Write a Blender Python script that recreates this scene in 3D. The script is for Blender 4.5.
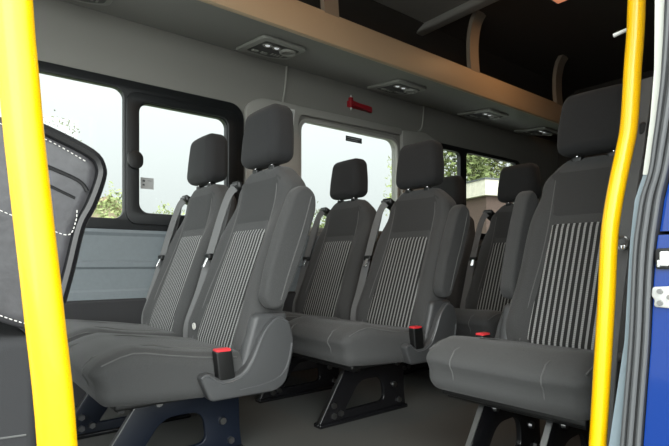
import bpy, bmesh, math, random
from mathutils import Vector, Matrix, noise
S = bpy.context.scene
COL = S.collection
for o in list(bpy.data.objects):
    bpy.data.objects.remove(o)

# ------------------------------------------------------------------ camera
cam = bpy.data.cameras.new('camera')
cam.sensor_width = 36.0
cam.lens = 36.0 * 500 / 669
cam.shift_y = 40 / 669
cam.clip_start = 0.02
camo = bpy.data.objects.new('camera', cam)
COL.objects.link(camo)
camo.location = (0, 0, 0.63)
camo.rotation_euler = (math.radians(90), 0, math.radians(-90 + 51.4))
S.camera = camo
S.view_settings.view_transform = 'Standard'
S.view_settings.look = 'None'
S.view_settings.exposure = 0.55
S.view_settings.gamma = 1.0
S.view_settings.use_curve_mapping = False

# ------------------------------------------------------------------ overcast sky
W = bpy.data.worlds.new('overcast')
S.world = W
W.use_nodes = True
nt = W.node_tree
for n in list(nt.nodes):
    nt.nodes.remove(n)
out = nt.nodes.new('ShaderNodeOutputWorld')
bg = nt.nodes.new('ShaderNodeBackground')
tc = nt.nodes.new('ShaderNodeTexCoord')
sep = nt.nodes.new('ShaderNodeSeparateXYZ')
nt.links.new(tc.outputs['Generated'], sep.inputs[0])
mr = nt.nodes.new('ShaderNodeMapRange')          # overcast: brighter towards the zenith
mr.inputs['From Min'].default_value = 0.0
mr.inputs['From Max'].default_value = 1.0
mr.inputs['To Min'].default_value = 0.60
mr.inputs['To Max'].default_value = 1.6
nt.links.new(sep.outputs['Z'], mr.inputs['Value'])
bg.inputs['Color'].default_value = (0.89, 0.955, 0.94, 1)
my = nt.nodes.new('ShaderNodeMapRange')          # clouds are brighter on the sun's side (behind the photographer)
my.inputs['From Min'].default_value = 0.2
my.inputs['From Max'].default_value = -0.8
my.inputs['To Min'].default_value = 1.0
my.inputs['To Max'].default_value = 4.0
dt = nt.nodes.new('ShaderNodeVectorMath'); dt.operation = 'DOT_PRODUCT'
dt.inputs[1].default_value = (0.57, 0.82, 0.0)
nt.links.new(tc.outputs['Generated'], dt.inputs[0])
nt.links.new(dt.outputs['Value'], my.inputs['Value'])
mm = nt.nodes.new('ShaderNodeMath'); mm.operation = 'MULTIPLY'
nt.links.new(mr.outputs[0], mm.inputs[0]); nt.links.new(my.outputs[0], mm.inputs[1])
nt.links.new(mm.outputs[0], bg.inputs['Strength'])
nt.links.new(bg.outputs[0], out.inputs[0])

# veiled sun, behind the photographer
sun = bpy.data.lights.new('sun', 'SUN')
sun.energy = 1.0
sun.angle = math.radians(50)
sun.color = (1, 0.98, 0.95)
suno = bpy.data.objects.new('sun', sun)
COL.objects.link(suno)
suno.rotation_euler = Vector((0.62, 0.70, -0.42)).to_track_quat('-Z', 'Y').to_euler()

# ------------------------------------------------------------------ helpers
def mat(name, col, rough=0.6, metal=0.0, bump=0.0, scale=200.0, var=0.0, spec=0.5, coat=0.0, sheen=0.0):
    m = bpy.data.materials.new(name)
    m.use_nodes = True
    t = m.node_tree
    b = t.nodes['Principled BSDF']
    b.inputs['Base Color'].default_value = (*col, 1)
    b.inputs['Roughness'].default_value = rough
    b.inputs['Metallic'].default_value = metal
    b.inputs['Specular IOR Level'].default_value = spec
    b.inputs['Coat Weight'].default_value = coat
    b.inputs['Sheen Weight'].default_value = sheen
    if bump or var:
        c = t.nodes.new('ShaderNodeTexCoord')
        n = t.nodes.new('ShaderNodeTexNoise')
        n.inputs['Scale'].default_value = scale
        n.inputs['Detail'].default_value = 3
        t.links.new(c.outputs['Object'], n.inputs['Vector'])
        if bump:
            bp = t.nodes.new('ShaderNodeBump')
            bp.inputs['Strength'].default_value = bump
            bp.inputs['Distance'].default_value = 0.002
            t.links.new(n.outputs['Fac'], bp.inputs['Height'])
            t.links.new(bp.outputs[0], b.inputs['Normal'])
        if var:
            mx = t.nodes.new('ShaderNodeMix')
            mx.data_type = 'RGBA'
            mx.inputs[6].default_value = tuple(x * (1 - var) for x in col) + (1,)
            mx.inputs[7].default_value = tuple(min(1, x * (1 + var)) for x in col) + (1,)
            rp = t.nodes.new('ShaderNodeMapRange')
            rp.inputs['From Min'].default_value = 0.2
            rp.inputs['From Max'].default_value = 0.7
            t.links.new(n.outputs['Fac'], rp.inputs['Value'])
            t.links.new(rp.outputs[0], mx.inputs[0])
            t.links.new(mx.outputs[2], b.inputs['Base Color'])
    return m

def stripe_mat(name, dark, light, pitch, duty):
    m = mat(name, dark, 0.9, sheen=0.1)
    t = m.node_tree
    b = t.nodes['Principled BSDF']
    c = t.nodes.new('ShaderNodeTexCoord')
    sp = t.nodes.new('ShaderNodeSeparateXYZ')
    t.links.new(c.outputs['Object'], sp.inputs[0])
    def mth(op, a, v):
        n = t.nodes.new('ShaderNodeMath'); n.operation = op
        t.links.new(a, n.inputs[0])
        if isinstance(v, (int, float)):
            n.inputs[1].default_value = v
        else:
            t.links.new(v, n.inputs[1])
        return n.outputs[0]
    f = mth('FRACT', mth('ADD', mth('DIVIDE', sp.outputs['Y'], pitch), 50.0), 0)
    s = mth('LESS_THAN', f, duty)
    # small woven dashes along every light stripe
    g = mth('FRACT', mth('DIVIDE', sp.outputs['Z'], 0.006), 0)
    g = mth('MULTIPLY_ADD', mth('GREATER_THAN', mth('ABSOLUTE', g, 0), 0.3), 0.35)
    g.node.inputs[2].default_value = 0.65
    s = mth('MULTIPLY', s, g)
    mx = t.nodes.new('ShaderNodeMix'); mx.data_type = 'RGBA'
    mx.inputs[6].default_value = (*dark, 1)
    mx.inputs[7].default_value = (*light, 1)
    t.links.new(s, mx.inputs[0])
    t.links.new(mx.outputs[2], b.inputs['Base Color'])
    return m

def glass_mat():
    m = bpy.data.materials.new('pane_glass')
    m.use_nodes = True
    t = m.node_tree
    for n in list(t.nodes):
        t.nodes.remove(n)
    o = t.nodes.new('ShaderNodeOutputMaterial')
    a = t.nodes.new('ShaderNodeBsdfTransparent')
    a.inputs[0].default_value = (0.97, 0.985, 0.98, 1)
    g = t.nodes.new('ShaderNodeBsdfGlossy')
    g.inputs['Roughness'].default_value = 0.03
    mx = t.nodes.new('ShaderNodeMixShader')
    mx.inputs[0].default_value = 0.04
    t.links.new(a.outputs[0], mx.inputs[1]); t.links.new(g.outputs[0], mx.inputs[2])
    t.links.new(mx.outputs[0], o.inputs[0])
    return m

def emit_mat(name, col, strength):
    m = mat(name, col, 0.4)
    b = m.node_tree.nodes['Principled BSDF']
    b.inputs['Emission Color'].default_value = (*col, 1)
    b.inputs['Emission Strength'].default_value = strength
    return m

def put(name, bm_or_me, m, parent=None, loc=(0, 0, 0), smooth=True, kind=None, angle=40):
    if isinstance(bm_or_me, bmesh.types.BMesh):
        me = bpy.data.meshes.new(name)
        bmesh.ops.recalc_face_normals(bm_or_me, faces=bm_or_me.faces[:])
        bm_or_me.to_mesh(me); bm_or_me.free()
    else:
        me = bm_or_me
        me.name = name
    me.materials.clear()
    me.materials.append(m)
    if smooth:
        me.shade_smooth()
        me.set_sharp_from_angle(angle=math.radians(angle))
    o = bpy.data.objects.new(name, me)
    COL.objects.link(o)
    o.location = loc
    if parent is not None:
        o.parent = parent
    if kind:
        o['kind'] = kind
    return o

def empty(name, loc=(0, 0, 0), rz=0):
    o = bpy.data.objects.new(name, None)
    o.empty_display_size = 0.05
    COL.objects.link(o)
    o.location = loc
    o.rotation_euler = (0, 0, rz)
    return o

def tag(o, label, cat, group=None):
    o['label'] = label
    o['category'] = cat
    if group:
        o['group'] = group
    return o

def copy_tree(o, parent=None):
    c = o.copy()
    COL.objects.link(c)
    if parent is not None:
        c.parent = parent
        c.matrix_parent_inverse = o.matrix_parent_inverse.copy()
    for ch in list(o.children):
        copy_tree(ch, c)
    return c

def axis_samples(h, r, m, k=4):
    r = min(r, h)
    a = [-h + r - r * math.tan(math.pi / 4 * (1 - i / k)) for i in range(k)]
    b = [-x for x in reversed(a)]
    inner = [-(h - r) + 2 * (h - r) * i / m for i in range(m + 1)] if h - r > 1e-6 else [0.0]
    return a + inner + b

def rbox(bm, c, size, r, n=(6, 6, 6), deform=None, k=4):
    """rounded box with enough faces to be bent by deform()"""
    h = [s / 2 for s in size]
    ax = [axis_samples(h[i], r, n[i], k) for i in range(3)]
    cache = {}
    def vert(p):
        key = tuple(round(x, 6) for x in p)
        if key in cache:
            return cache[key]
        q = [max(-(h[i] - r), min(h[i] - r, p[i])) for i in range(3)]
        d = Vector([p[i] - q[i] for i in range(3)])
        v = Vector(q) + (d.normalized() * r if d.length > 1e-9 else d)
        v = v + Vector(c)
        if deform:
            v = deform(v)
        cache[key] = bm.verts.new(v)
        return cache[key]
    for a in range(3):
        b1, b2 = (a + 1) % 3, (a + 2) % 3
        for sgn in (-1, 1):
            for i in range(len(ax[b1]) - 1):
                for j in range(len(ax[b2]) - 1):
                    f = []
                    for (di, dj) in ((0, 0), (1, 0), (1, 1), (0, 1)):
                        p = [0, 0, 0]
                        p[a] = sgn * h[a]; p[b1] = ax[b1][i + di]; p[b2] = ax[b2][j + dj]
                        f.append(vert(p))
                    if sgn < 0:
                        f.reverse()
                    if len(set(f)) >= 3:
                        try:
                            bm.faces.new(f)
                        except ValueError:
                            pass
    return bm

def RB(c, size, r, n=(2, 2, 2), deform=None, k=3):
    return rbox(bmesh.new(), c, size, r, n, deform, k)

def box(bm, x0, x1, y0, y1, z0, z1):
    vs = [bm.verts.new(p) for p in ((x0, y0, z0), (x1, y0, z0), (x1, y1, z0), (x0, y1, z0),
                                    (x0, y0, z1), (x1, y0, z1), (x1, y1, z1), (x0, y1, z1))]
    for f in ((3, 2, 1, 0), (4, 5, 6, 7), (0, 1, 5, 4), (1, 2, 6, 5), (2, 3, 7, 6), (3, 0, 4, 7)):
        bm.faces.new([vs[i] for i in f])
    return bm

def BX(*a):
    return box(bmesh.new(), *a)

def smooth_path(pts, n=6):
    pts = [Vector(p) for p in pts]
    if len(pts) < 3:
        return pts
    res = []
    for i in range(len(pts) - 1):
        p0 = pts[max(i - 1, 0)]; p1 = pts[i]; p2 = pts[i + 1]; p3 = pts[min(i + 2, len(pts) - 1)]
        for j in range(n):
            t = j / n
            res.append(0.5 * ((2 * p1) + (p2 - p0) * t + (2 * p0 - 5 * p1 + 4 * p2 - p3) * t * t + (3 * p1 - p0 - 3 * p2 + p3) * t ** 3))
    res.append(pts[-1])
    return res

def tube(bm, pts, r, seg=10, closed=False):
    pts = [Vector(p) for p in pts]
    N = len(pts)
    rings = []
    up = None
    for i, p in enumerate(pts):
        a = pts[(i - 1) % N] if (closed or i > 0) else p
        b = pts[(i + 1) % N] if (closed or i < N - 1) else p
        t = (b - a).normalized()
        if up is None:
            up = t.orthogonal().normalized()
        up = (up - t * up.dot(t)).normalized()
        sd = t.cross(up)
        rr = r(i / max(1, N - 1)) if callable(r) else r
        rings.append([bm.verts.new(p + (up * math.cos(2 * math.pi * k / seg) + sd * math.sin(2 * math.pi * k / seg)) * rr) for k in range(seg)])
    for i in range(N if closed else N - 1):
        A, B = rings[i], rings[(i + 1) % N]
        for k in range(seg):
            bm.faces.new((A[k], A[(k + 1) % seg], B[(k + 1) % seg], B[k]))
    if not closed:
        bm.faces.new(list(reversed(rings[0])))
        bm.faces.new(rings[-1])
    return bm

def TB(pts, r, seg=10, closed=False):
    return tube(bmesh.new(), pts, r, seg, closed)

def ribbon(bm, pts, wdir, width, thick):
    """flat strap following pts; wdir = direction of its width"""
    pts = [Vector(p) for p in pts]
    rings = []
    for i, p in enumerate(pts):
        t = (pts[min(i + 1, len(pts) - 1)] - pts[max(i - 1, 0)]).normalized()
        w = Vector(wdir[i] if isinstance(wdir, list) else wdir)
        w = (w - t * w.dot(t)).normalized()
        n = t.cross(w)
        rings.append([bm.verts.new(p + w * a * width / 2 + n * b * thick / 2) for a, b in ((-1, -1), (1, -1), (1, 1), (-1, 1))])
    for A, B in zip(rings, rings[1:]):
        for k in range(4):
            bm.faces.new((A[k], A[(k + 1) % 4], B[(k + 1) % 4], B[k]))
    bm.faces.new(list(reversed(rings[0]))); bm.faces.new(rings[-1])
    return bm

def plate(outer, holes, half, bevel=0.0, plane='xz', at=0.0, res=2):
    """flat plate with holes: outline in x-z (normal y) or x-y, centred at 'at'"""
    cu = bpy.data.curves.new('tmp', 'CURVE')
    cu.dimensions = '2D'
    cu.fill_mode = 'BOTH'
    cu.extrude = max(half - bevel, 1e-5)
    cu.bevel_depth = bevel
    cu.bevel_resolution = res
    for loop in [outer] + holes:
        s = cu.splines.new('POLY')
        s.points.add(len(loop) - 1)
        for p, q in zip(s.points, loop):
            p.co = (q[0], q[1], 0, 1)
        s.use_cyclic_u = True
    if bevel:
        cu.offset = -bevel
    o = bpy.data.objects.new('tmp', cu)
    COL.objects.link(o)
    dg = bpy.context.evaluated_depsgraph_get()
    me = bpy.data.meshes.new_from_object(o.evaluated_get(dg), depsgraph=dg)
    bpy.data.objects.remove(o)
    bpy.data.curves.remove(cu)
    bm = bmesh.new(); bm.from_mesh(me)
    bpy.data.meshes.remove(me)
    bmesh.ops.remove_doubles(bm, verts=bm.verts[:], dist=1e-6)
    for v in bm.verts:
        x, y, z = v.co
        if plane == 'xz':
            v.co = (x, at - z, y)
        elif plane == 'yz':
            v.co = (at + z, x, y)
        else:
            v.co = (x, y, at + z)
    return bm

def rrect(x0, x1, z0, z1, r, n=6):
    pts = []
    for cx, cz, a0 in ((x1 - r, z1 - r, 0), (x0 + r, z1 - r, 90), (x0 + r, z0 + r, 180), (x1 - r, z0 + r, 270)):
        for i in range(n + 1):
            a = math.radians(a0 + 90 * i / n)
            pts.append((cx + r * math.cos(a), cz + r * math.sin(a)))
    return pts

def round_poly(pts, r, n=4):
    """rounds the corners of a polygon"""
    res = []
    N = len(pts)
    for i in range(N):
        p = Vector(pts[i]); a = Vector(pts[i - 1]); b = Vector(pts[(i + 1) % N])
        rr = r[i] if isinstance(r, (list, tuple)) else r
        la, lb = (a - p).length, (b - p).length
        d = min(rr, la * 0.48, lb * 0.48)
        s = p + (a - p).normalized() * d
        e = p + (b - p).normalized() * d
        for j in range(n + 1):
            t = j / n
            res.append(tuple((s * (1 - t) + p * t) * (1 - t) + (p * (1 - t) + e * t) * t))
    return res

def sstep(a, b, x):
    t = max(0.0, min(1.0, (x - a) / (b - a)))
    return t * t * (3 - 2 * t)

def merge(bms):
    a = bms[0]
    for b in bms[1:]:
        me = bpy.data.meshes.new('t'); b.to_mesh(me); b.free()
        a.from_mesh(me); bpy.data.meshes.remove(me)
    return a

# ------------------------------------------------------------------ materials
M = {}
M['fabric'] = mat('grey_seat_cloth', (0.059, 0.059, 0.059), 0.92, bump=0.35, scale=700, var=0.25, spec=0.25, sheen=0.12)
M['fabric_dark'] = mat('charcoal_seat_cloth', (0.026, 0.026, 0.027), 0.92, bump=0.3, scale=700, var=0.25, spec=0.25, sheen=0.08)
M['fabric_yoke'] = mat('dark_grey_seat_cloth', (0.045, 0.045, 0.045), 0.92, bump=0.3, scale=700, var=0.25, spec=0.25, sheen=0.1)
M['stripe'] = stripe_mat('striped_seat_cloth', (0.014, 0.014, 0.014), (0.31, 0.31, 0.305), 0.0192, 0.40)
M['seam'] = mat('seam_thread', (0.11, 0.11, 0.108), 0.8)
M['plastic'] = mat('dark_grey_plastic', (0.062, 0.063, 0.065), 0.42, bump=0.12, scale=900, var=0.06)
M['rim_highlight'] = mat('grey_rim_highlight', (0.085, 0.087, 0.09), 0.32)  # lighter grey paints in the highlight along the shield's raised lip
M['black'] = mat('black_plastic', (0.008, 0.008, 0.008), 0.4)
M['gloss_black'] = mat('gloss_black_steel', (0.006, 0.006, 0.007), 0.18, spec=0.6)
M['navy_black'] = mat('blue_black_steel', (0.005, 0.008, 0.016), 0.35, spec=0.35)
M['chrome'] = mat('chrome', (0.75, 0.75, 0.75), 0.12, 1.0)
M['steel'] = mat('bolt_steel', (0.3, 0.3, 0.3), 0.3, 1.0)
M['red'] = mat('red_plastic', (0.75, 0.04, 0.05), 0.4)
M['hammer_red'] = mat('hammer_red_plastic', (0.33, 0.012, 0.02), 0.4)
M['belt'] = mat('grey_belt_webbing', (0.13, 0.13, 0.13), 0.6, bump=0.2, scale=900, var=0.1)
M['yellow'] = mat('yellow_powder_coat', (0.90, 0.50, 0.0), 0.30, spec=0.45, coat=0.3)
M['floor'] = mat('grey_vinyl_floor', (0.076, 0.076, 0.071), 0.5, bump=0.15, scale=300, var=0.12)
M['wall'] = mat('taupe_wall_trim', (0.26, 0.252, 0.23), 0.75, bump=0.15, scale=500, var=0.05)
M['pillar'] = mat('taupe_pillar_trim', (0.36, 0.35, 0.32), 0.65, bump=0.1, scale=500, var=0.04)
M['bluegrey'] = mat('blue_grey_panel', (0.17, 0.195, 0.21), 0.55, var=0.04, scale=60)
M['carpet'] = mat('dark_side_carpet', (0.030, 0.030, 0.032), 0.95, bump=0.4, scale=800, var=0.2)
M['frame'] = mat('black_window_frame', (0.007, 0.008, 0.009), 0.45)
M['glass'] = glass_mat()
M['headliner'] = mat('grey_headliner', (0.30, 0.285, 0.26), 0.9, bump=0.2, scale=600, var=0.06)
M['dark_liner_and_shade'] = mat('dark_brown_liner_and_shade', (0.060, 0.050, 0.043), 0.9, bump=0.2, scale=600, var=0.1)  # lining of the rear bay; on the front cove it paints in shade
M['rack'] = mat('grey_rack_underside', (0.25, 0.245, 0.225), 0.6, bump=0.1, scale=500, var=0.05)
M['rack_face'] = mat('beige_rack_lip', (0.48, 0.37, 0.25), 0.5, bump=0.08, scale=500, var=0.04)
M['rack_support'] = mat('dull_beige_support', (0.26, 0.21, 0.16), 0.6)
M['bezel'] = mat('grey_green_bezel', (0.30, 0.30, 0.27), 0.45)
M['bezel_dark'] = mat('dark_vent_plastic', (0.04, 0.04, 0.038), 0.4)
M['leather'] = mat('charcoal_leather', (0.060, 0.058, 0.062), 0.38, bump=0.5, scale=60, var=0.15)
M['leather_black'] = mat('black_leather_piping', (0.010, 0.010, 0.011), 0.25)
M['thread'] = mat('white_thread', (0.72, 0.70, 0.66), 0.7)
M['blue'] = mat('blue_body_paint', (0.003, 0.034, 0.21), 0.10, coat=0.35, spec=0.4)
M['rubber'] = mat('grey_rubber_seal', (0.085, 0.088, 0.092), 0.5)
M['rubber_dark'] = mat('dark_rubber', (0.02, 0.02, 0.021), 0.5)
M['cream'] = mat('cream_painted_steel', (0.60, 0.61, 0.55), 0.35)
M['greypaint'] = mat('blue_grey_painted_steel', (0.20, 0.25, 0.28), 0.3)
M['silver'] = mat('zinc_plate', (0.62, 0.62, 0.60), 0.35, 0.6)
M['white'] = mat('white_plastic', (0.75, 0.75, 0.72), 0.4)
M['stick_grey'] = mat('grey_sticker', (0.42, 0.43, 0.43), 0.5)
M['stick_dark'] = mat('dark_sticker_print', (0.07, 0.075, 0.08), 0.5)
M['lens'] = emit_mat('reading_lamp_lens_glint', (0.9, 0.92, 0.95), 0.3)  # weak emission paints in the glints reflected by the lenses
M['warm_lens'] = emit_mat('warm_lamp_lens', (1.0, 0.36, 0.18), 0.35)
M['asphalt'] = mat('asphalt', (0.30, 0.30, 0.29), 0.9, bump=0.4, scale=80, var=0.2)
M['grass'] = mat('grass_ground', (0.10, 0.14, 0.05), 0.95, bump=0.5, scale=30, var=0.4)
M['bark'] = mat('bark', (0.10, 0.08, 0.06), 0.9, bump=0.5, scale=40, var=0.3)
M['leaf_a'] = mat('spring_leaf', (0.12, 0.15, 0.045), 0.6, var=0.4, scale=3)
M['leaf_b'] = mat('olive_leaf', (0.11, 0.12, 0.04), 0.6, var=0.4, scale=3)
M['leaf_c'] = mat('pale_leaf', (0.26, 0.30, 0.12), 0.6, var=0.4, scale=3)
M['tile'] = mat('brown_roof_tile', (0.30, 0.22, 0.15), 0.85, bump=0.4, scale=30, var=0.2)
M['render'] = mat('tan_render', (0.42, 0.34, 0.24), 0.9, var=0.1, scale=20)
M['fascia'] = mat('cream_fascia', (0.50, 0.47, 0.39), 0.7, var=0.12, scale=12)
M['brick'] = mat('brown_brick', (0.07, 0.045, 0.035), 0.9, bump=0.4, scale=40, var=0.3)

# ------------------------------------------------------------------ setting: van shell
ST = 'structure'
FW = 2.43                                      # inner face of the far side
put('floor', BX(-1.2, 4.75, 0.30, 2.50, -0.08, 0.0), M['floor'], kind=ST, smooth=False)
put('ceiling', BX(-1.2, 2.62, 0.20, 2.50, 2.25, 2.32), M['headliner'], kind=ST, smooth=False)
rear_ceiling = put('ceiling', BX(2.62, 4.75, 0.20, 2.50, 2.25, 2.32), M['dark_liner_and_shade'], kind=ST, smooth=False)
bow = RB((2.62, 1.33, 2.235), (0.09, 2.1, 0.05), 0.02)
put('trim_1', bow, M['headliner'], kind=ST)

wins = [rrect(-0.25, 1.29, 0.796, 1.47, 0.07), rrect(1.67, 2.50, 0.83, 1.482, 0.07), rrect(2.90, 4.02, 0.83, 1.515, 0.06)]
wall = plate([(-1.2, 0), (4.75, 0), (4.75, 2.26), (-1.2, 2.26)], wins, 0.03, at=FW + 0.03)
put('wall_far', wall, M['wall'], kind=ST, smooth=False)
# cove between the wall and the roof
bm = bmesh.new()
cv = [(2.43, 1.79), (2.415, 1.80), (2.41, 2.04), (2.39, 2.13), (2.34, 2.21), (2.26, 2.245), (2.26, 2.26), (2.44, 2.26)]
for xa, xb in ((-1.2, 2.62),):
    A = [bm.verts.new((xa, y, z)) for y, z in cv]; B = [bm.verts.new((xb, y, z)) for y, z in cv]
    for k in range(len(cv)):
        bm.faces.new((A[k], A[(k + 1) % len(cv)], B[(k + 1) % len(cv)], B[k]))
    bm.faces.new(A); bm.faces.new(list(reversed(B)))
put('trim_2', bm, M['dark_liner_and_shade'], kind=ST)  # dark colour paints in the shadow inside the rack
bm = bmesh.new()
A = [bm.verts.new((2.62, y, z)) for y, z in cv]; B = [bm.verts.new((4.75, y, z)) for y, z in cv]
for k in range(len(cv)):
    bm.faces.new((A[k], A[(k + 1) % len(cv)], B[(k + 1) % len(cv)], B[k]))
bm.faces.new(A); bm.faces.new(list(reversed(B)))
put('trim_3', bm, M['dark_liner_and_shade'], kind=ST)

# blue-grey side panel with pressed ridges, dark carpet below
prof = [(0.0, 0.795), (-0.010, 0.785), (-0.012, 0.77), (-0.004, 0.755), (-0.004, 0.645), (-0.014, 0.635), (-0.014, 0.612), (-0.006, 0.602),
        (-0.006, 0.51), (-0.012, 0.50), (-0.012, 0.465), (0.004, 0.465), (0.004, 0.795)]
bm = bmesh.new()
A = [bm.verts.new((-1.0, FW + a - 0.002, z)) for a, z in prof]; B = [bm.verts.new((4.7, FW + a - 0.002, z)) for a, z in prof]
for k in range(len(prof)):
    bm.faces.new((A[k], A[(k + 1) % len(prof)], B[(k + 1) % len(prof)], B[k]))
put('trim_4', bm, M['bluegrey'], kind=ST, angle=20)
put('baseboard_far', RB((1.85, FW - 0.005, 0.232), (5.7, 0.05, 0.462), 0.012, (8, 1, 2)), M['carpet'], kind=ST)
# pillar trims between the windows
put('trim_5', plate(round_poly([(1.31, 0.80), (1.655, 0.80), (1.655, 1.50), (2.52, 1.515), (2.52, 1.56), (1.40, 1.545), (1.31, 1.49)], [.02, .02, .05, .02, .02, .06, .06]), [], 0.014, 0.006, at=FW - 0.010),
    M['pillar'], kind=ST)
put('trim_6', plate(round_poly([(2.52, 0.80), (2.885, 0.80), (2.885, 1.53), (2.76, 1.57), (2.52, 1.55)], .03), [], 0.014, 0.006, at=FW - 0.010), M['pillar'], kind=ST)
put('trim_7', TB(smooth_path([(1.586, FW - 0.004, 1.77), (1.575, FW - 0.004, 1.65), (1.555, FW - 0.006, 1.545)]), 0.006, 6), M['pillar'], kind=ST)
put('trim_8', TB(smooth_path([(2.765, FW - 0.004, 1.77), (2.755, FW - 0.004, 1.66), (2.73, FW - 0.006, 1.59), (2.66, FW - 0.008, 1.555)]), 0.006, 6), M['pillar'], kind=ST)

# windows
def window(name, outer, panes, mframe, depth=0.03, rubber=None):
    w = put(name, plate(outer, [rrect(*p) for p in panes], depth / 2, 0.004, at=FW + 0.002), mframe, kind=ST)
    for p in panes:
        put('pane', plate(rrect(p[0] - .004, p[1] + .004, p[2] - .004, p[3] + .004, p[4]), [], 0.002, at=FW + 0.012), M['glass'], w, smooth=False)
    return w
w1 = window('window_1', rrect(-0.262, 1.302, 0.785, 1.482, 0.08), [(-0.21, 0.682, 0.835, 1.437, 0.045), (0.752, 1.20, 0.868, 1.387, 0.045)], M['frame'], 0.036)
# raised border of the sliding pane and its latch
put('slider_frame', plate(rrect(0.690, 1.262, 0.812, 1.43, 0.05), [rrect(0.747, 1.205, 0.863, 1.392, 0.045)], 0.008, 0.003, at=FW - 0.020), M['frame'], w1)
lt = put('latch', plate(rrect(0.690, 0.762, 1.068, 1.152, 0.034), [], 0.010, 0.004, at=FW - 0.034), M['black'], w1)
w2 = window('window_2', rrect(1.660, 2.510, 0.82, 1.490, 0.08), [(1.685, 2.487, 0.845, 1.470, 0.06)], M['pillar'], 0.024)
w3 = window('window_3', rrect(2.890, 4.03, 0.82, 1.525, 0.07), [(2.945, 3.175, 0.90, 1.485, 0.04), (3.25, 3.97, 0.87, 1.497, 0.04)], M['frame'], 0.036)

# rear end and near side
put('wall_rear', BX(4.70, 4.78, 0.20, 2.50, -0.08, 2.32), M['dark_liner_and_shade'], kind=ST, smooth=False)
put('wall_near', BX(1.07, 4.75, 0.18, 0.335, -0.08, 2.30), M['carpet'], kind=ST, smooth=False)
put('trim_9', BX(1.072, 4.75, 0.10, 0.178, -0.35, 2.30), M['blue'], kind=ST, smooth=False)
put('wall_header', BX(-1.2, 1.07, 0.18, 0.42, 1.84, 2.30), M['headliner'], kind=ST, smooth=False)

# door aperture: painted strip, rubber seal, blue jamb (depths are metres across the van)
cream = [(0.300, 1.85), (0.311, 1.30), (0.314, 1.065), (0.315, 0.949), (0.321, 0.868), (0.332, 0.778)]
creamR = [(0.280, 1.85), (0.293, 1.30), (0.297, 1.057), (0.302, 0.945), (0.310, 0.865), (0.321, 0.776)]
greyL = [(0.332, 0.778), (0.345, 0.737), (0.352, 0.669), (0.354, 0.635), (0.361, 0.497), (0.387, 0.307), (0.42, 0.0)]
sealL = creamR[1:] + [(0.334, 0.736), (0.343, 0.669), (0.345, 0.635), (0.351, 0.498), (0.365, 0.313), (0.390, 0.0)]
blueL = [(0.230, 1.30), (0.250, 1.057), (0.266, 0.95), (0.280, 0.858), (0.295, 0.773), (0.304, 0.733), (0.312, 0.668), (0.316, 0.635), (0.321, 0.502), (0.333, 0.323), (0.352, 0.0)]
def strip(L, R, x0, x1):
    bm = bmesh.new()
    rows = []
    for (a, za), (b, zb) in zip(L, R):
        rows.append([bm.verts.new((x0, a, za)), bm.verts.new((x0, b, zb)), bm.verts.new((x1, b, zb)), bm.verts.new((x1, a, za))])
    for A, B in zip(rows, rows[1:]):
        for k in range(4):
            bm.faces.new((A[k], A[(k + 1) % 4], B[(k + 1) % 4], B[k]))
    bm.faces.new(rows[0]); bm.faces.new(list(reversed(rows[-1])))
    return bm
door = empty('door_1', (0.95, 0.33, 0.0)); door['kind'] = ST
def dput(name, bm, m, **k):
    for v in bm.verts:
        v.co -= Vector((0.95, 0.33, 0.0))
    return put(name, bm, m, door, **k)
dput('upper_strip', strip(cream, creamR, 0.925, 1.07), M['cream'])
gR = [(0.321, 0.776), (0.334, 0.736), (0.343, 0.669), (0.345, 0.635), (0.351, 0.497), (0.365, 0.307), (0.39, 0.0)]
dput('lower_strip', strip(greyL, [(a + 0.0, z) for a, z in gR], 0.927, 1.07), M['greypaint'])
def interp(P, z):
    for (a, za), (b, zb) in zip(P, P[1:]):
        if zb <= z <= za:
            t = (za - z) / (za - zb)
            return a + (b - a) * t
    return P[-1][0]
zs = [1.28, 1.1, 1.0, 0.93, 0.87, 0.82, 0.78, 0.74, 0.70, 0.66, 0.6, 0.5, 0.4, 0.3, 0.15, 0.0]
ridges = []
for f, xx, r in ((0.12, 0.918, 0.0042), (0.50, 0.914, 0.0046), (0.86, 0.918, 0.0042)):
    ridges.append(TB(smooth_path([(xx, interp(sealL, z) * (1 - f) + interp(blueL, z) * f, z) for z in zs], 3), r, 8))
rs = dput('rubber_seal', merge(ridges), M['rubber'])
gap = dput('seal_channel', strip([(interp(sealL, z), z) for z in zs], [(interp(blueL, z), z) for z in zs], 0.918, 1.0), M['rubber_dark'])
zb = [0.90, 0.86, 0.80, 0.773, 0.733, 0.69, 0.682]
dput('upper_jamb', strip([(interp(blueL, z) - 0.0015, z) for z in [1.28, 1.1, 1.0] + zb], [(0.10, z) for z in [1.28, 1.1, 1.0] + zb], 0.932, 1.07), M['blue'], angle=20)
zb = [0.676, 0.65, 0.60, 0.5, 0.4, 0.3, 0.15, 0.0, -0.3]
dput('lower_jamb', strip([(interp(blueL, z) - 0.0015, z) for z in zb], [(0.10, z) for z in zb], 0.926, 1.07), M['blue'], angle=20)
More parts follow.
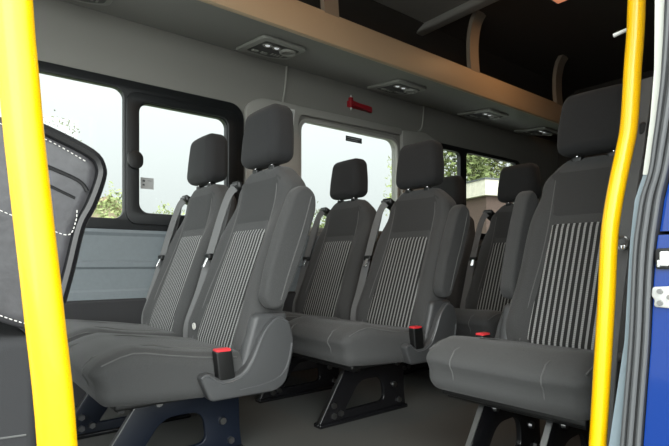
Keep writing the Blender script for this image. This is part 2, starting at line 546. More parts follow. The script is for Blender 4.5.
# ------------------------------------------------------------------ luggage rack
rack = tag(empty('luggage_rack', (1.8, 2.2, 1.72)), 'long overhead luggage rack with beige lip and grey underside', 'luggage rack')
def rput(name, bm, m, **k):
    for v in bm.verts:
        v.co -= Vector((1.8, 2.2, 1.72))
    return put(name, bm, m, rack, **k)
def extr(prof, x0, x1):
    bm = bmesh.new()
    A = [bm.verts.new((x0, y, z)) for y, z in prof]; B = [bm.verts.new((x1, y, z)) for y, z in prof]
    n = len(prof)
    for k in range(n):
        bm.faces.new((A[k], A[(k + 1) % n], B[(k + 1) % n], B[k]))
    bm.faces.new(A); bm.faces.new(list(reversed(B)))
    return bm
X0, X1 = -1.0, 4.15
rput('underside_panel', extr([(1.966, 1.718), (2.426, 1.765), (2.426, 1.787), (1.985, 1.742)], X0, X1), M['rack'], smooth=False)
rput('front_lip', extr([(1.962, 1.716), (1.952, 1.722), (1.950, 1.74), (1.957, 1.86), (1.964, 1.877), (1.978, 1.884), (1.992, 1.877), (1.992, 1.742), (1.975, 1.719)], X0, X1), M['rack_face'], angle=30)
for x, tilt in ((0.42, .0), (1.55, .0), (2.735, 0.0), (3.83, 0.0)):
    pts = smooth_path([(x, 1.975, 1.86), (x, 1.985, 1.98), (x + 0.004, 1.985, 2.10), (x + 0.015, 1.97, 2.20), (x + 0.03, 1.94, 2.26)], 5)
    rput('rack_support', ribbon(bmesh.new(), pts, (1, 0, 0), 0.092, 0.03), M['rack_support'])

# reading light / air vent units under the rack
def under(y):
    return 1.718 + (y - 1.966) * (1.765 - 1.718) / 0.46
def vent_unit():
    r = empty('reading_light_unit', (0, 0, 0))
    put('bezel', plate(round_poly([(-0.135, 0.165), (-0.130, -0.12), (0.125, -0.12), (0.135, 0.085), (0.05, 0.135), (-0.07, 0.145)], [.01, .03, .03, .03, .03, .03]), [], 0.008, 0.005, plane='xy', at=-0.009), M['bezel'], r)
    put('switch_panel', plate(round_poly([(-0.10, 0.115), (-0.095, -0.085), (0.105, -0.085), (0.11, 0.07), (0.045, 0.115)], 0.02), [], 0.003, 0.001, plane='xy', at=-0.0145), M['bezel_dark'], r)
    for x in (-0.058, -0.006):
        lp = put('lamp_ring', TB([(x + 0.021 * math.cos(a * math.pi / 8), -0.035 + 0.021 * math.sin(a * math.pi / 8), -0.018) for a in range(16)], 0.004, 8, True), M['bezel'], r)
        bm = bmesh.new()
        bmesh.ops.create_uvsphere(bm, u_segments=14, v_segments=8, radius=0.013, matrix=Matrix.Translation((x, -0.035, -0.0175)) @ Matrix.Scale(0.45, 4, (0, 0, 1)))
        put('lamp_lens', bm, M['lens'], lp)
    for x in (-0.068, -0.015):
        put('button', RB((x, 0.075, -0.019), (0.036, 0.024, 0.010), 0.004), M['bezel'], r)
    nz = put('air_nozzle', TB([(0.065 + 0.036 * math.cos(a * math.pi / 12), -0.030 + 0.036 * math.sin(a * math.pi / 12), -0.020) for a in range(24)], 0.010, 8, True), M['bezel'], r)
    bm = bmesh.new()
    for k in range(-2, 3):
        w = math.sqrt(max(0.0, 0.034 ** 2 - (k * 0.0125) ** 2))
        box(bm, 0.065 - w, 0.065 + w, -0.030 + k * 0.0125 - 0.003, -0.030 + k * 0.0125 + 0.003, -0.025, -0.015)
    put('louvre', bm, M['bezel'], nz, smooth=False)
    bm = bmesh.new()
    bmesh.ops.create_circle(bm, cap_ends=True, segments=20, radius=0.034, matrix=Matrix.Translation((0.065, -0.03, -0.0176)))
    put('nozzle_well', bm, M['black'], nz, smooth=False)
    bm = bmesh.new()
    for k in range(4):
        box(bm, 0.02 + k * 0.019, 0.028 + k * 0.019, 0.045, 0.075, -0.0195, -0.0172)
    put('grille', bm, M['bezel'], r, smooth=False)
    return r
unit0 = vent_unit()
tilt = math.atan2(1.765 - 1.718, 0.46)
for i, (x, lab) in enumerate(((0.45, 'reading light unit cut off by the top left edge, first under the rack'),
                              (1.36, 'reading light unit under the rack, above the front seats, second from the left'),
                              (2.285, 'reading light unit under the rack right of the red hammer, third from the left'),
                              (3.20, 'reading light unit under the rack, fourth from the left, above the rear side window'),
                              (3.97, 'faint reading light unit at the far dark end of the rack'))):
    u = unit0 if i == 0 else copy_tree(unit0)
    u.location = (x, 2.20, under(2.20) - 0.0005)
    u.rotation_euler = (tilt, 0, 0)
    tag(u, lab.replace(' of the grab', ''), 'reading light', 'reading light and air vent units under the luggage rack')

# ------------------------------------------------------------------ ceiling lamps (warm)
def ceiling_lamp(x, y, label):
    r = tag(empty('ceiling_lamp', (x, y, 2.25)), label, 'lamp')
    put('housing', RB((0, 0, -0.010), (0.22, 0.12, 0.022), 0.010), M['bezel'], r)
    put('lens', RB((0, 0, -0.024), (0.17, 0.085, 0.02), 0.009), M['warm_lens'], r)
    L = bpy.data.lights.new('ceiling_lamp_light', 'AREA')
    L.shape = 'RECTANGLE'; L.size = 0.16; L.size_y = 0.08
    L.energy = 1.8
    L.color = (1.0, 0.56, 0.26)
    lo = bpy.data.objects.new('bulb', L)
    COL.objects.link(lo)
    lo.parent = r
    lo.location = (0, 0, -0.036)
    return r
ceiling_lamp(2.90, 1.50, 'warm glowing ceiling lamp in the dark roof above the single seat')
ceiling_lamp(1.20, 1.30, 'warm ceiling lamp in the roof above the front pair of seats')

# ------------------------------------------------------------------ seats
def back_axis(z):                              # x of the middle of the backrest: leans back, straightens at the top
    if z < 0.68:
        return -0.155 + 0.36 * (z - 0.34)
    d = z - 0.68
    return -0.0326 + 0.36 * d - 0.57 * d * d
def back_deform(v):
    x, y, z = v
    t = (z - 0.34) / 0.62
    w = 1.09 - 0.11 * sstep(0.0, 0.45, t) - 0.11 * sstep(0.62, 1.0, t) ** 1.4
    side = abs(y) / 0.215
    fx = 0.0
    if x < 0:
        fx -= 0.030 * sstep(0.56, 0.80, side) * (1 - sstep(0.55, 0.85, t)) * sstep(-0.05, 0.12, t)
        fx -= 0.008 * math.sin(math.pi * t) * (1 - side ** 2)
    # rounded shoulders
    dz = -0.058 * sstep(0.45, 1.0, side) * sstep(0.7, 1.0, t)
    return Vector((back_axis(z) + x * (1.0 - 0.18 * t) + fx, y * w, z + dz))
def front_x(y, z):                             # front surface of the backrest, for things lying on it
    return back_deform(Vector((-0.06, y, z))).x

def cushion_deform(v):
    x, y, z = v
    s = abs(y) / 0.235
    top = sstep(0.29, 0.37, z)
    z += top * (0.006 * sstep(0.45, 0.75, s) + 0.007 * (1 - s ** 4) * sstep(-0.66, -0.55, x)) - top * 0.13 * max(0.0, x + 0.56)
    z -= (x + 0.66) * 0.06 * (1 - top)
    z -= top * 0.030 * sstep(-0.52, -0.68, x)
    z += top * 0.006 * math.exp(-((x + 0.55) / 0.08) ** 2)
    y *= 1 - 0.03 * sstep(-0.5, -0.68, x)
    x += 0.020 * (1 - top) * sstep(-0.5, -0.66, x)
    # soft wear
    z += top * 0.002 * math.sin(17 * x + 9 * y)
    return Vector((x, y, z))

MESH = {}
def seat_meshes():
    bm = RB((-0.385, 0, 0.314), (0.55, 0.48, 0.140), 0.040, (12, 12, 3), cushion_deform, 5)
    MESH['cushion'] = bm
    MESH['back'] = RB((0, 0, 0.636), (0.12, 0.43, 0.694), 0.040, (3, 16, 16), back_deform, 5)
    # striped centre panel, a sheet 4 mm proud with turned-in edges
    bm = bmesh.new()
    ny, nz = 14, 16
    grid = []
    for j in range(nz + 1):
        z = 0.330 + (0.760 - 0.330) * j / nz
        row = []
        for i in range(ny + 1):
            y = (-1 + 2 * i / ny) * (0.140 - 0.012 * j / nz)
            edge = 0.004 if 0 < i < ny and 0 < j < nz else -0.004
            row.append(bm.verts.new((front_x(y, z) - edge - 0.001, y, z)))
        grid.append(row)
    for j in range(nz):
        for i in range(ny):
            bm.faces.new((grid[j][i], grid[j][i + 1], grid[j + 1][i + 1], grid[j + 1][i]))
    MESH['panel'] = bm
    # upper dark yoke panel
    bm = bmesh.new()
    grid = []
    for j in range(9):
        z = 0.764 + (0.950 - 0.764) * j / 8
        row = []
        for i in range(13):
            y = (-1 + 2 * i / 12) * (0.138 + 0.004 * j / 8)
            edge = 0.0015 if 0 < i < 12 and 0 < j < 8 else -0.003
            p = back_deform(Vector((-0.06, y, z)))
            row.append(bm.verts.new((p.x - edge, y, p.z)))
        grid.append(row)
    for j in range(8):
        for i in range(12):
            bm.faces.new((grid[j][i], grid[j][i + 1], grid[j + 1][i + 1], grid[j + 1][i]))
    MESH['yoke'] = bm
    def head_def(v):
        x, y, z = v
        t = (z - 0.988) / 0.225
        w = 1.0 - 0.13 * sstep(0.35, 1.0, t)
        return Vector((x * (1 - 0.12 * t) + 0.014 * t - (0.010 * math.cos(y / 0.14 * 1.5) if x < 0 else 0), y * w, z))
    MESH['head'] = RB((0.004, 0, 1.101), (0.110, 0.252, 0.216), 0.040, (3, 6, 6), head_def, 5)
    MESH['post'] = TB([(-0.01, 0, 0.90), (-0.005, 0, 1.02)], 0.007, 10)
    MESH['sleeve'] = RB((0.0, 0, 0.978), (0.03, 0.036, 0.022), 0.006)
    for nm, sy in (('a', -1), ('b', 1)):
        MESH['edge_seam_' + nm] = TB(smooth_path([cushion_deform(Vector((x, sy * 0.2295, 0.3735))) for x in (-0.63, -0.55, -0.45, -0.35, -0.24)], 3), 0.0022, 6)
        MESH['front_seam_' + nm] = TB(smooth_path([cushion_deform(Vector((x, sy * 0.135, z))) for x, z in ((-0.655, 0.270), (-0.661, 0.31), (-0.661, 0.344), (-0.6555, 0.3645), (-0.649, 0.373), (-0.6405, 0.3795), (-0.62, 0.385), (-0.50, 0.385), (-0.40, 0.385), (-0.26, 0.385))], 3), 0.0020, 6)
        MESH['back_seam_' + nm] = TB(smooth_path([back_deform(Vector((-0.0600, sy * yy, z))) for yy, z in ((0.150, 0.345), (0.144, 0.50), (0.139, 0.62), (0.135, 0.74), (0.140, 0.85), (0.144, 0.93))], 4), 0.0022, 6)
    arm = [(-0.145, 0.535), (-0.118, 0.498), (-0.072, 0.505), (0.0, 0.66), (0.062, 0.83), (0.058, 0.885), (0.015, 0.912), (-0.028, 0.890), (-0.080, 0.765), (-0.122, 0.64)]
    MESH['arm'] = plate(round_poly(arm, 0.03), [], 0.028, 0.016, at=0.0, res=4)
    MESH['arm_seam'] = TB(smooth_path([(-0.085, -0.0280, 0.53), (-0.05, -0.0280, 0.63), (0.0, -0.0280, 0.76), (0.035, -0.0280, 0.87)], 4), 0.002, 6)
    shield = [(-0.344, 0.224), (-0.378, 0.300), (-0.350, 0.312), (-0.304, 0.280), (-0.238, 0.294), (-0.205, 0.340), (-0.168, 0.418), (-0.115, 0.464), (-0.070, 0.444), (-0.048, 0.365), (-0.082, 0.245), (-0.120, 0.222)]
    MESH['shield'] = plate(round_poly(shield, [.015, .02, .02, .02, .03, .04, .05, .04, .04, .05, .03, .03]), [], 0.020, 0.008, res=3)
    rim = [(-0.372, 0.296), (-0.352, 0.302), (-0.306, 0.273), (-0.236, 0.287), (-0.199, 0.336), (-0.163, 0.412), (-0.117, 0.455), (-0.076, 0.438)]
    MESH['rim'] = merge([TB(smooth_path([(x, -0.0195, z) for x, z in rim], 4), 0.0035, 6),
                         TB(smooth_path([(x, -0.0195, z) for x, z in [(-0.062, 0.37), (-0.078, 0.305), (-0.108, 0.268), (-0.165, 0.252), (-0.25, 0.246)]], 4), lambda t: 0.0042 * (1 - 0.75 * t), 6)])
    MESH['hinge'] = RB((-0.15, 0, 0.37), (0.13, 0.05, 0.20), 0.02, (2, 2, 2), lambda v: Vector((v.x + (v.z - 0.37) * 0.3, v.y, v.z)))
    MESH['buckle'] = RB((-0.295, 0, 0.325), (0.054, 0.032, 0.088), 0.006, deform=lambda v: Vector((v.x - (v.z - 0.325) * 0.12, v.y, v.z)))
    MESH['button'] = RB((-0.3005, 0, 0.369), (0.048, 0.029, 0.012), 0.004)
    MESH['stalk'] = TB([(-0.285, 0, 0.29), (-0.26, 0.01, 0.23)], 0.008, 8)
    leg_o = [(-0.686, 0.0), (-0.535, 0.24), (-0.22, 0.24), (-0.215, 0.07), (-0.205, 0.0)]
    leg_h = round_poly([(-0.555, 0.045), (-0.335, 0.050), (-0.345, 0.155), (-0.475, 0.155)], [.02, .03, .05, .04], 5)
    MESH['leg'] = plate(round_poly(leg_o, [.02, .02, .02, .02, .02]), [leg_h], 0.009, 0.003)
    MESH['leg_highlight'] = ribbon(bmesh.new(), [(-0.685, 0, 0.012), (-0.536, 0, 0.235)], (0, 1, 0), 0.016, 0.004)
    bolts = []
    for x, z in ((-0.61, 0.035), (-0.575, 0.04), (-0.61, 0.075), (-0.25, 0.04), (-0.28, 0.11), (-0.26, 0.20), (-0.49, 0.205)):
        b = bmesh.new()
        bmesh.ops.create_cone(b, cap_ends=True, segments=6 if z < 0.1 else 12, radius1=0.013, radius2=0.011, depth=0.012,
                              matrix=Matrix.Translation((x, -0.013, z)) @ Matrix.Rotation(math.pi / 2, 4, 'X'))
        bolts.append(b)
    MESH['bolts'] = bolts
    MESH['foot'] = RB((-0.445, 0, 0.008), (0.48, 0.045, 0.016), 0.005)
    return
seat_meshes()
ME = {}
def mesh_of(key):
    if key not in ME:
        me = bpy.data.meshes.new(key)
        bmesh.ops.recalc_face_normals(MESH[key], faces=MESH[key].faces[:])
        MESH[key].to_mesh(me)
        ME[key] = me
    return ME[key]
def part(name, key, m, parent, off=(0, 0, 0), smooth=True, angle=50):
    me = mesh_of(key)
    if not me.materials:
        me.materials.append(m)
        if smooth:
            me.shade_smooth(); me.set_sharp_from_angle(angle=math.radians(angle))
    elif me.materials[0] != m:
        me = me.copy(); me.materials.clear(); me.materials.append(m)
    o = bpy.data.objects.new(name, me)
    COL.objects.link(o)
    o.location = off
    o.parent = parent
    return o

def belt_parts(root, c, sy):
    """stowed three-point belt at the +y*sy shoulder of the seat centred at c"""
    y = c + sy * 0.215
    gd = put('belt_guide', RB((0.012, c + sy * 0.195, 0.932), (0.080, 0.065, 0.036), 0.012, deform=lambda v: v + Vector((0, 0, -(v.x) * 0.5))), M['black'], root)
    put('guide_slot', RB((-0.024, c + sy * 0.200, 0.944), (0.02, 0.055, 0.012), 0.004), M['plastic'], gd)
    wd = (0.55, -0.83 * sy, 0.2)
    b = put('seat_belt', merge([
        ribbon(bmesh.new(), smooth_path([(-0.026, y - sy * 0.02, 0.934), (-0.042, y, 0.905), (-0.070, y + sy * .012, 0.82), (-0.115, y + sy * .018, 0.67), (-0.160, y + sy * .02, 0.52), (-0.205, y + sy * .02, 0.40), (-0.21, y + sy * .02, 0.33)], 5), wd, 0.034, 0.003),
        ribbon(bmesh.new(), smooth_path([(-0.035, y + sy * .012, 0.90), (-0.055, y + sy * .03, 0.78), (-0.115, y + sy * .034, 0.64), (-0.165, y + sy * .03, 0.50), (-0.21, y + sy * .028, 0.36)], 5), (0.3, -0.9 * sy, 0.1), 0.030, 0.003)]), M['belt'], root)
    tg = put('tongue', RB((-0.124, y + sy * .012, 0.655), (0.022, 0.048, 0.026), 0.007), M['black'], b)
    put('tongue_blade', RB((-0.146, y + sy * 0.000, 0.632), (0.006, 0.022, 0.038), 0.0025, deform=lambda v: v + Vector(((v.z - 0.632) * 0.5, 0, 0))), M['chrome'], tg)

def one_seat(root, c, arm_side, label_dark=False, belt_side=1):
    """parts of one seat at lateral offset c; arm_side -1/+1 = side of the folded-up armrest, shield and buckle; 0 = none"""
    cu = part('seat_cushion', 'cushion', M['fabric'], root, (0, c, 0))
    for k in ('edge_seam_a', 'edge_seam_b', 'front_seam_a', 'front_seam_b'):
        part('seam', k, M['seam'], cu)
    bk = part('backrest', 'back', M['fabric'], root, (0, c, 0))
    part('striped_panel', 'panel', M['stripe'], bk)
    part('yoke_panel', 'yoke', M['fabric_yoke'], bk)
    for k in ('back_seam_a', 'back_seam_b'):
        part('seam', k, M['seam'], bk)
    hd = part('headrest', 'head', M['fabric_dark'], root, (0, c, 0))
    for yy in (-0.06, 0.06):
        part('post', 'post', M['chrome'], hd, (0, yy, 0))
        part('post_sleeve', 'sleeve', M['black'], hd, (0, yy, 0))
    if arm_side:
        s = arm_side
        ar = part('armrest', 'arm', M['fabric'], root, (-0.022, c + s * 0.247, -0.018))
        if s < 0:
            part('seam', 'arm_seam', M['seam'], ar)
        sh = part('side_shield', 'shield', M['plastic'], root, (0, c + s * 0.250, 0))
        if s < 0:
            part('raised_rim', 'rim', M['rim_highlight'], sh)
        part('recliner_cover', 'hinge', M['plastic'], root, (0, c + s * 0.222, 0))
        bu = part('buckle', 'buckle', M['black'], root, (0, c + s * 0.252, 0))
    else:
        bu = part('buckle', 'buckle', M['black'], root, (0.02, c - 0.245, -0.035))
    part('release_button', 'button', M['red'], bu)
    part('stalk', 'stalk', M['black'], bu)
    if belt_side:
        belt_parts(root, c, belt_side)

def leg(root, y, m):
    l = part('leg', 'leg', m, root, (0, y, 0))
    part('edge_highlight', 'leg_highlight', M['steel'], l)  # bright strip added as the painted highlight along the leg edge
    part('foot_rail', 'foot', M['gloss_black'], l)
    for b in BOLT:
        o = bpy.data.objects.new('bolt', b); COL.objects.link(o); o.parent = l
BOLT = []
for b in MESH['bolts']:
    me = bpy.data.meshes.new('bolt'); b.to_mesh(me); me.materials.append(M['steel']); BOLT.append(me)

def double_seat():
    r = empty('double_seat', (0, 0, 0))
    one_seat(r, -0.265, -1)
    one_seat(r, 0.265, 0)
    leg(r, -0.365, M['gloss_black'])
    leg(r, 0.085, M['gloss_black'])
    put('seat_frame', merge([RB((-0.42, 0, 0.235), (0.34, 0.92, 0.025), 0.008), TB([(-0.57, -0.45, 0.225), (-0.57, 0.45, 0.225)], 0.012), TB([(-0.25, -0.45, 0.225), (-0.25, 0.45, 0.225)], 0.012)]), M['black'], r)
    return r
first = double_seat()
YM = 1.895
rows = [(0.97, 'front grey double bench seat nearest the doorway, beside the left yellow pole'),
        (1.82, 'middle grey double bench seat standing below the red hammer'),
        (2.69, 'rear grey double bench seat, half hidden behind the single seat armrest')]
for i, (x, lab) in enumerate(rows):
    o = first if i == 0 else copy_tree(first)
    o.location = (x, YM, 0)
    tag(o, lab, 'seat', 'double seats along the window side')
    if i == 0:
        for ch in o.children:
            if ch.name.split('.')[0] == 'leg':
                me = ch.data.copy(); me.materials.clear(); me.materials.append(M['navy_black'])
                ch.location.x = 0.05
                ch.data = me                   # the front unit has blue-black legs
    if i > 0:
        for ch in o.children:
            if ch.name.split('.')[0] == 'leg':
                ch.location.x = 0.0
                me = ch.data.copy(); me.materials.clear(); me.materials.append(M['gloss_black'])
                ch.data = me
for ch in first.children:                       # little white tag low on the near backrest of the front pair
    if ch.name.split('.')[0] == 'backrest' and ch.location.y < 0:
        wt = put('white_tag', TB([(front_x(0.150, 0.395) - 0.006, 0.150 + 0.009 * math.cos(a * math.pi / 6), 0.395 + 0.010 * math.sin(a * math.pi / 6)) for a in range(12)], 0.0032, 6, True), M['thread'], ch)
        wt['label'] = 'small white ring shaped tag'
single = tag(empty('single_seat', (1.78, 0.785, 0), math.radians(2.5)), 'grey single seat with striped back behind the right yellow pole', 'seat')
one_seat(single, 0.0, 1, belt_side=0)
leg(single, 0.10, M['gloss_black'])
leg(single, -0.10, M['gloss_black'])
put('seat_frame', merge([RB((-0.42, 0, 0.235), (0.34, 0.42, 0.025), 0.008), TB([(-0.56, -0.20, 0.222), (-0.56, 0.20, 0.222)], 0.012)]), M['black'], single)

for ch in single.children:                      # this seat stands a little higher on its legs
    if ch.name.split('.')[0] != 'leg':
        ch.location.z += 0.016

# front seat at the left edge, stitched leather, seen from its side
fs = tag(empty('front_seat', (0.05, 1.28, 0)), 'black leather front seat with white stitching behind the left yellow pole', 'seat')
def fput(name, bm, m, parent=None, **k):
    for v in bm.verts:
        v.co -= Vector((0.05, 1.28, 0))
    return put(name, bm, m, parent or fs, **k)
fprof = [(-0.16, 0.95), (0.089, 0.896), (0.158, 0.878), (0.236, 0.846), (0.256, 0.824), (0.255, 0.796), (0.238, 0.745), (0.218, 0.701), (0.200, 0.620), (0.185, 0.567), (0.172, 0.505), (0.13, 0.505), (0.089, 0.525), (-0.14, 0.60)]
bk = fput('backrest', plate(round_poly(fprof, 0.02), [], 0.22, 0.025, at=1.285, res=4), M['leather'])
fput('edge_piping', TB(smooth_path([(x + 0.002, 1.072, z) for x, z in [(0.10, 0.895), (0.165, 0.877), (0.238, 0.846), (0.256, 0.822), (0.255, 0.796), (0.238, 0.745), (0.218, 0.701), (0.200, 0.620), (0.184, 0.555)]], 4), 0.011, 8), M['leather_black'], bk)
def dashes(paths):
    bm = bmesh.new()
    for P in paths:
        P = [Vector((x, 1.0655, z)) for x, z in P]
        P = smooth_path(P, 60)
        acc = 0
        seg = []
        for a, b in zip(P, P[1:]):
            ph = (acc % 0.0080) < 0.0052
            if ph:
                seg.append(a)
            elif len(seg) > 1:
                tube(bm, [seg[0], seg[-1]], 0.0010, 6); seg = []
            else:
                seg = []
            acc += (b - a).length
    return bm
for P in ([(0.089, 0.878), (0.163, 0.860), (0.232, 0.827)], [(0.214, 0.732), (0.212, 0.711), (0.200, 0.684), (0.167, 0.693)],
          [(0.089, 0.724), (0.110, 0.715), (0.167, 0.693)], [(0.113, 0.671), (0.089, 0.581)], [(0.089, 0.537), (0.13, 0.519), (0.165, 0.515)]):
    fput('white_stitching', dashes([P]), M['thread'], bk)
fput('pocket_seam', TB(smooth_path([(0.10, 1.065, 0.838), (0.154, 1.065, 0.814), (0.215, 1.065, 0.79), (0.232, 1.065, 0.77)], 5), 0.004, 6), M['leather_black'], bk)
fput('pocket_seam', TB(smooth_path([(0.10, 1.065, 0.80), (0.154, 1.065, 0.780), (0.21, 1.065, 0.755)], 5), 0.003, 6), M['leather_black'], bk)
fput('seat_base', RB((-0.08, 1.28, 0.247), (0.46, 0.42, 0.49), 0.02, (3, 3, 3)), M['carpet'])
fput('base_seam', TB([(-0.28, 1.069, 0.335), (0.13, 1.069, 0.315)], 0.002, 6), M['seam'])

# ------------------------------------------------------------------ grab poles
lp = TB(smooth_path([(0.100, 0.497, 0.0), (0.094, 0.502, 0.25), (0.086, 0.507, 0.465), (0.077, 0.514, 0.58), (0.070, 0.520, 0.66), (0.065, 0.523, 0.715), (0.062, 0.5255, 0.751), (0.059, 0.529, 0.797), (0.0545, 0.533, 0.867), (0.046, 0.538, 1.05), (0.030, 0.546, 1.60), (0.03, 0.46, 1.80), (0.03, 0.42, 1.85)], 5), 0.0160, 24)
p1 = tag(put('grab_pole', lp, M['yellow']), 'thick yellow grab pole at the left edge, nearest the viewer', 'pole', 'yellow grab poles of the doorway')
rp = TB(smooth_path([(0.937, 0.432, 0.0), (0.945, 0.424, 0.15), (0.952, 0.417, 0.293), (0.959, 0.412, 0.43), (0.965, 0.407, 0.562), (0.969, 0.404, 0.67), (0.974, 0.400, 0.725), (0.982, 0.393, 0.785), (0.992, 0.386, 0.840), (0.998, 0.381, 0.885), (1.003, 0.377, 0.985), (1.008, 0.372, 1.114), (1.013, 0.372, 1.45), (1.01, 0.385, 1.78), (1.01, 0.39, 1.845)], 5), 0.0148, 24)
p2 = tag(put('grab_pole', rp, M['yellow']), 'bent yellow grab pole on the right, in front of the single seat', 'pole', 'yellow grab poles of the doorway')

# ------------------------------------------------------------------ small things
hm = tag(empty('emergency_hammer', (2.06, FW, 1.645)), 'small red emergency hammer fixed on the wall above the middle window', 'hammer')
put('handle', plate(round_poly([(0.0, 0.016), (0.06, 0.008), (0.17, 0.004), (0.172, -0.034), (0.06, -0.022), (0.0, -0.014)], 0.008), [], 0.010, 0.004, at=-0.022), M['hammer_red'], hm)
hh = put('hammer_head', RB((-0.005, -0.022, 0.0), (0.026, 0.026, 0.066), 0.007), M['hammer_red'], hm)
for s in (-1, 1):
    b = bmesh.new()
    bmesh.ops.create_cone(b, cap_ends=True, segments=12, radius1=0.008, radius2=0.002, depth=0.016, matrix=Matrix.Translation((-0.005, -0.022, s * 0.040)) @ (Matrix() if s > 0 else Matrix.Rotation(math.pi, 4, 'X')))
    put('steel_tip', b, M['white'], hh)
put('bracket', BX(-0.02, 0.14, -0.012, -0.002, -0.025, 0.012), M['hammer_red'], hm, smooth=False)

st = put('sticker', BX(-0.031, 0.031, -0.0006, 0.0006, -0.027, 0.027), M['stick_grey'], loc=(0.795, FW + 0.008, 1.012), smooth=False)
tag(st, 'small square grey sticker in the corner of the sliding window pane', 'sticker')
put('print', merge([BX(-0.022, -0.010, -0.0012, -0.0007, 0.006, 0.016), BX(-0.022, -0.012, -0.0012, -0.0007, -0.012, -0.004), BX(0.002, 0.020, -0.0012, -0.0007, 0.012, 0.014)]), M['stick_dark'], st, smooth=False)
s2 = put('sticker', BX(-0.068, 0.068, -0.0006, 0.0006, -0.017, 0.017), M['stick_dark'], loc=(2.106, FW + 0.008, 1.424), smooth=False)
tag(s2, 'dark rectangular label at the top of the middle window', 'sticker')
put('print', merge([BX(-0.056, 0.05, -0.0012, -0.0007, 0.004, 0.009), BX(-0.056, 0.03, -0.0012, -0.0007, -0.009, -0.005)]), M['stick_grey'], s2, smooth=False)
b = plate([(-0.048, 0.048), (0.045, 0.048), (0.035, -0.055), (0.012, -0.045)], [], 0.001)
s3 = tag(put('sticker', b, M['white'], loc=(1.580, FW - 0.027, 1.468), smooth=False), 'white triangular label on the pillar behind the near front headrest', 'sticker')
put('print', plate([(-0.020, 0.036), (0.034, 0.036), (0.030, -0.02)], [], 0.0005, at=-0.0016), M['stick_grey'], s3, smooth=False)

# striker plate on the blue jamb
sk = tag(empty('door_striker', (0.926, 0.305, 0.575)), 'silver door striker plate bolted to the blue door jamb', 'door striker')
put('plate', plate(round_poly([(-0.012 + 0.024, 0.016), (-0.02, 0.018), (-0.02, -0.018), (0.010, -0.017), (0.008, -0.005), (0.013, 0.0)], 0.006), [], 0.002, 0.001, plane='yz', at=-0.003), M['silver'], sk)
for y, z in ((0.000, 0.009), (0.0, -0.010), (-0.014, 0.0)):
    b = bmesh.new()
    bmesh.ops.create_cone(b, cap_ends=True, segments=14, radius1=0.0048, radius2=0.0040, depth=0.005, matrix=Matrix.Translation((-0.0065, y, z)) @ Matrix.Rotation(-math.pi / 2, 4, 'Y'))
    put('bolt', b, M['steel'], sk)
# electrical contact in its socket
sc = tag(empty('door_contact', (0.926, 0.301, 0.637)), 'black door contact socket with white plug on the blue jamb', 'socket')
put('socket', plate(rrect(-0.014, 0.011, -0.017, 0.017, 0.005), [], 0.003, 0.001, plane='yz', at=-0.003), M['black'], sc)
put('plug', merge([RB((-0.008, -0.003, 0.0), (0.008, 0.013, 0.024), 0.003)]), M['white'], sc)
put('rail', RB((-0.009, 0.005, -0.008), (0.006, 0.004, 0.012), 0.0015), M['silver'], sc)

# belt on the rear door pillar
pb = tag(empty('pillar_belt', (1.06, 0.38, 0.6)), 'dark seat belt hanging on the door pillar right of the yellow pole', 'seat belt')
def pput(name, bm, m, parent=None, **k):
    for v in bm.verts:
        v.co -= Vector((1.06, 0.38, 0.6))
    return put(name, bm, m, parent or pb, **k)
pput('webbing', ribbon(bmesh.new(), smooth_path([(1.055, 0.372, 0.98), (1.05, 0.385, 0.86), (1.045, 0.398, 0.76), (1.04, 0.408, 0.66), (1.035, 0.418, 0.55), (1.03, 0.428, 0.42), (1.03, 0.434, 0.28), (1.05, 0.43, 0.12), (1.06, 0.42, 0.02)], 4), (0.35, 0.9, 0), 0.030, 0.003), M['belt'])
pput('top_guide', RB((1.07, 0.362, 0.885), (0.05, 0.045, 0.03), 0.009), M['black'])
an = pput('anchor', TB([(1.02, 0.402 + 0.011 * math.cos(a * math.pi / 8), 0.668 + 0.012 * math.sin(a * math.pi / 8)) for a in range(16)], 0.0028, 8, True), M['steel'])
pput('anchor_bolt', RB((1.022, 0.400, 0.660), (0.012, 0.012, 0.012), 0.004), M['chrome'], an)
hk = tag(empty('coat_hook', (1.055, 0.375, 1.085)), 'small white coat hook poking out behind the right yellow pole', 'hook')
put('hook', TB([(0.005, 0.012, 0.002), (0.0, 0.035, 0.0), (-0.003, 0.055, -0.004)], 0.004, 8), M['white'], hk)

# ------------------------------------------------------------------ outside
put('ground', BX(-30, 40, -25, 45, -0.75, -0.66), M['asphalt'], kind=ST, smooth=False)
lawn = put('lawn', BX(-6, 24, 4.6, 40, -0.66, -0.63), M['grass'], kind=ST, smooth=False)

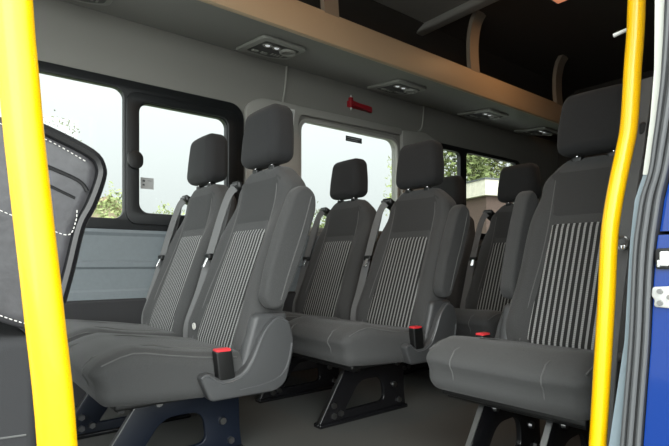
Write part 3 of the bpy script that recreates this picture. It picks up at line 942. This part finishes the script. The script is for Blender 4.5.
def leaves(rng, centre, rad, n, size, shell=0.35):
    bm = bmesh.new()
    for _ in range(n):
        d = Vector((rng.gauss(0, 1), rng.gauss(0, 1), rng.gauss(0, 1))).normalized()
        k = (shell + (1 - shell) * rng.random()) ** 0.6
        lump = 1 + 0.35 * noise.noise(d * 2.3 + Vector((centre[0], centre[1], 0)))
        p = Vector(centre) + Vector((d.x * rad[0], d.y * rad[1], d.z * rad[2])) * k * lump
        a = Vector((rng.gauss(0, 1), rng.gauss(0, 1), rng.gauss(0, 1))).normalized()
        b = a.orthogonal().normalized()
        s = size * (0.6 + 0.8 * rng.random())
        c = a.cross(b) * 0.25 * s
        q = [p - a * s, p + b * s * 0.5 + c, p + a * s, p - b * s * 0.5 + c]
        bm.faces.new([bm.verts.new(v) for v in q])
    return bm
def tree(name, label, cat, x, y, zc, rad, n, size, leaf, seed, group=None):
    rng = random.Random(seed)
    r = tag(empty(name, (x, y, -0.64)), label, cat, group)
    zc -= -0.64
    put('foliage', leaves(rng, (0, 0, zc), rad, n, size), M[leaf], r, smooth=False)
    bm = TB([(0, 0, 0), (0.03, 0.02, zc * 0.5), (0, 0, zc)], lambda t: 0.02 + 0.05 * rad[0] * (1 - 0.6 * t), 8)
    br = []
    for k in range(7):
        a = rng.random() * 6.28
        z0 = zc * (0.35 + 0.4 * rng.random())
        br.append(TB(smooth_path([(0, 0, z0), (math.cos(a) * rad[0] * 0.4, math.sin(a) * rad[1] * 0.4, z0 + rad[2] * 0.35), (math.cos(a) * rad[0] * 0.8, math.sin(a) * rad[1] * 0.8, z0 + rad[2] * 0.8)], 3), lambda t: 0.03 * (1 - 0.8 * t), 6))
    put('branches', merge([bm] + br), M['bark'], r)
    return r
tree('shrub', 'light green bush outside, right of the brown roof behind the front window', 'bush', 2.85, 10.7, 1.42, (0.42, 0.45, 0.75), 1000, 0.045, 'leaf_c', 1)
tree('shrub', 'light green bush outside at the foot of the sliding pane', 'bush', 4.15, 11.4, 1.2, (0.55, 0.5, 0.75), 1100, 0.045, 'leaf_c', 2)
tree('shrub', 'green bush outside at the lower left of the middle window', 'bush', 6.15, 8.4, 0.9, (0.7, 0.7, 0.9), 1500, 0.05, 'leaf_a', 3)
tree('sapling', 'bare twiggy tree tip outside behind the front seat backrest', 'tree', 1.54, 9.0, 2.72, (0.34, 0.3, 0.28), 80, 0.028, 'leaf_b', 4)
tree('tree', 'pale leafy tree outside at the right end of the middle window', 'tree', 9.75, 8.95, 2.5, (0.72, 0.75, 1.4), 1300, 0.06, 'leaf_c', 5)
tree('tree', 'olive leafy tree outside seen through the narrow rear pane', 'tree', 12.4, 9.6, 3.0, (1.15, 1.15, 3.0), 6000, 0.09, 'leaf_a', 6)
tree('tree', 'tall olive tree outside right behind the cream flat roof', 'tree', 17.0, 10.9, 3.6, (2.2, 1.8, 4.6), 9000, 0.12, 'leaf_b', 7)

# brown-roofed shed outside the front window
shed = tag(empty('shed', (3.0, 13.2, -0.64)), 'tan shed with brown pitched roof outside, left of the window divider', 'shed')
# local: gable faces the van; ridge runs away from it
def gable(w, h, hr, d, over=0.0, t=0.0):
    return w, h, hr, d
bm = bmesh.new()
P = [(-1.6, 0), (0.95, 0), (0.95, 2.22), (0.35, 2.83), (-1.6, 2.04)]
bm2 = plate(P, [], 1.2, at=1.2)
put('wall', bm2, M['render'], shed, smooth=False)
put('roof', ribbon(bmesh.new(), [(0.33, 1.1, 2.89), (1.15, 1.1, 2.06)], (0, 1, 0), 2.8, 0.08), M['tile'], shed, smooth=False)
put('roof', ribbon(bmesh.new(), [(0.37, 1.1, 2.90), (-1.8, 1.1, 2.02)], (0, 1, 0), 2.8, 0.08), M['tile'], shed, smooth=False)

# flat-roofed garden building outside the rear side window
hut = tag(empty('garden_building', (7.74, 5.34, -0.64), math.atan2(-0.30, 0.95)), 'flat roofed building with cream fascia outside the rear side window', 'building')
put('fascia', BX(0.0, 1.6, 0.0, 2.0, 2.50, 2.785), M['fascia'], hut, smooth=False)
put('roof_edge', BX(-0.02, 1.62, -0.02, 2.02, 2.785, 2.81), M['stick_dark'], hut, smooth=False)
put('wall', BX(0.10, 1.5, 0.10, 1.9, 0.0, 2.50), M['brick'], hut, smooth=False)
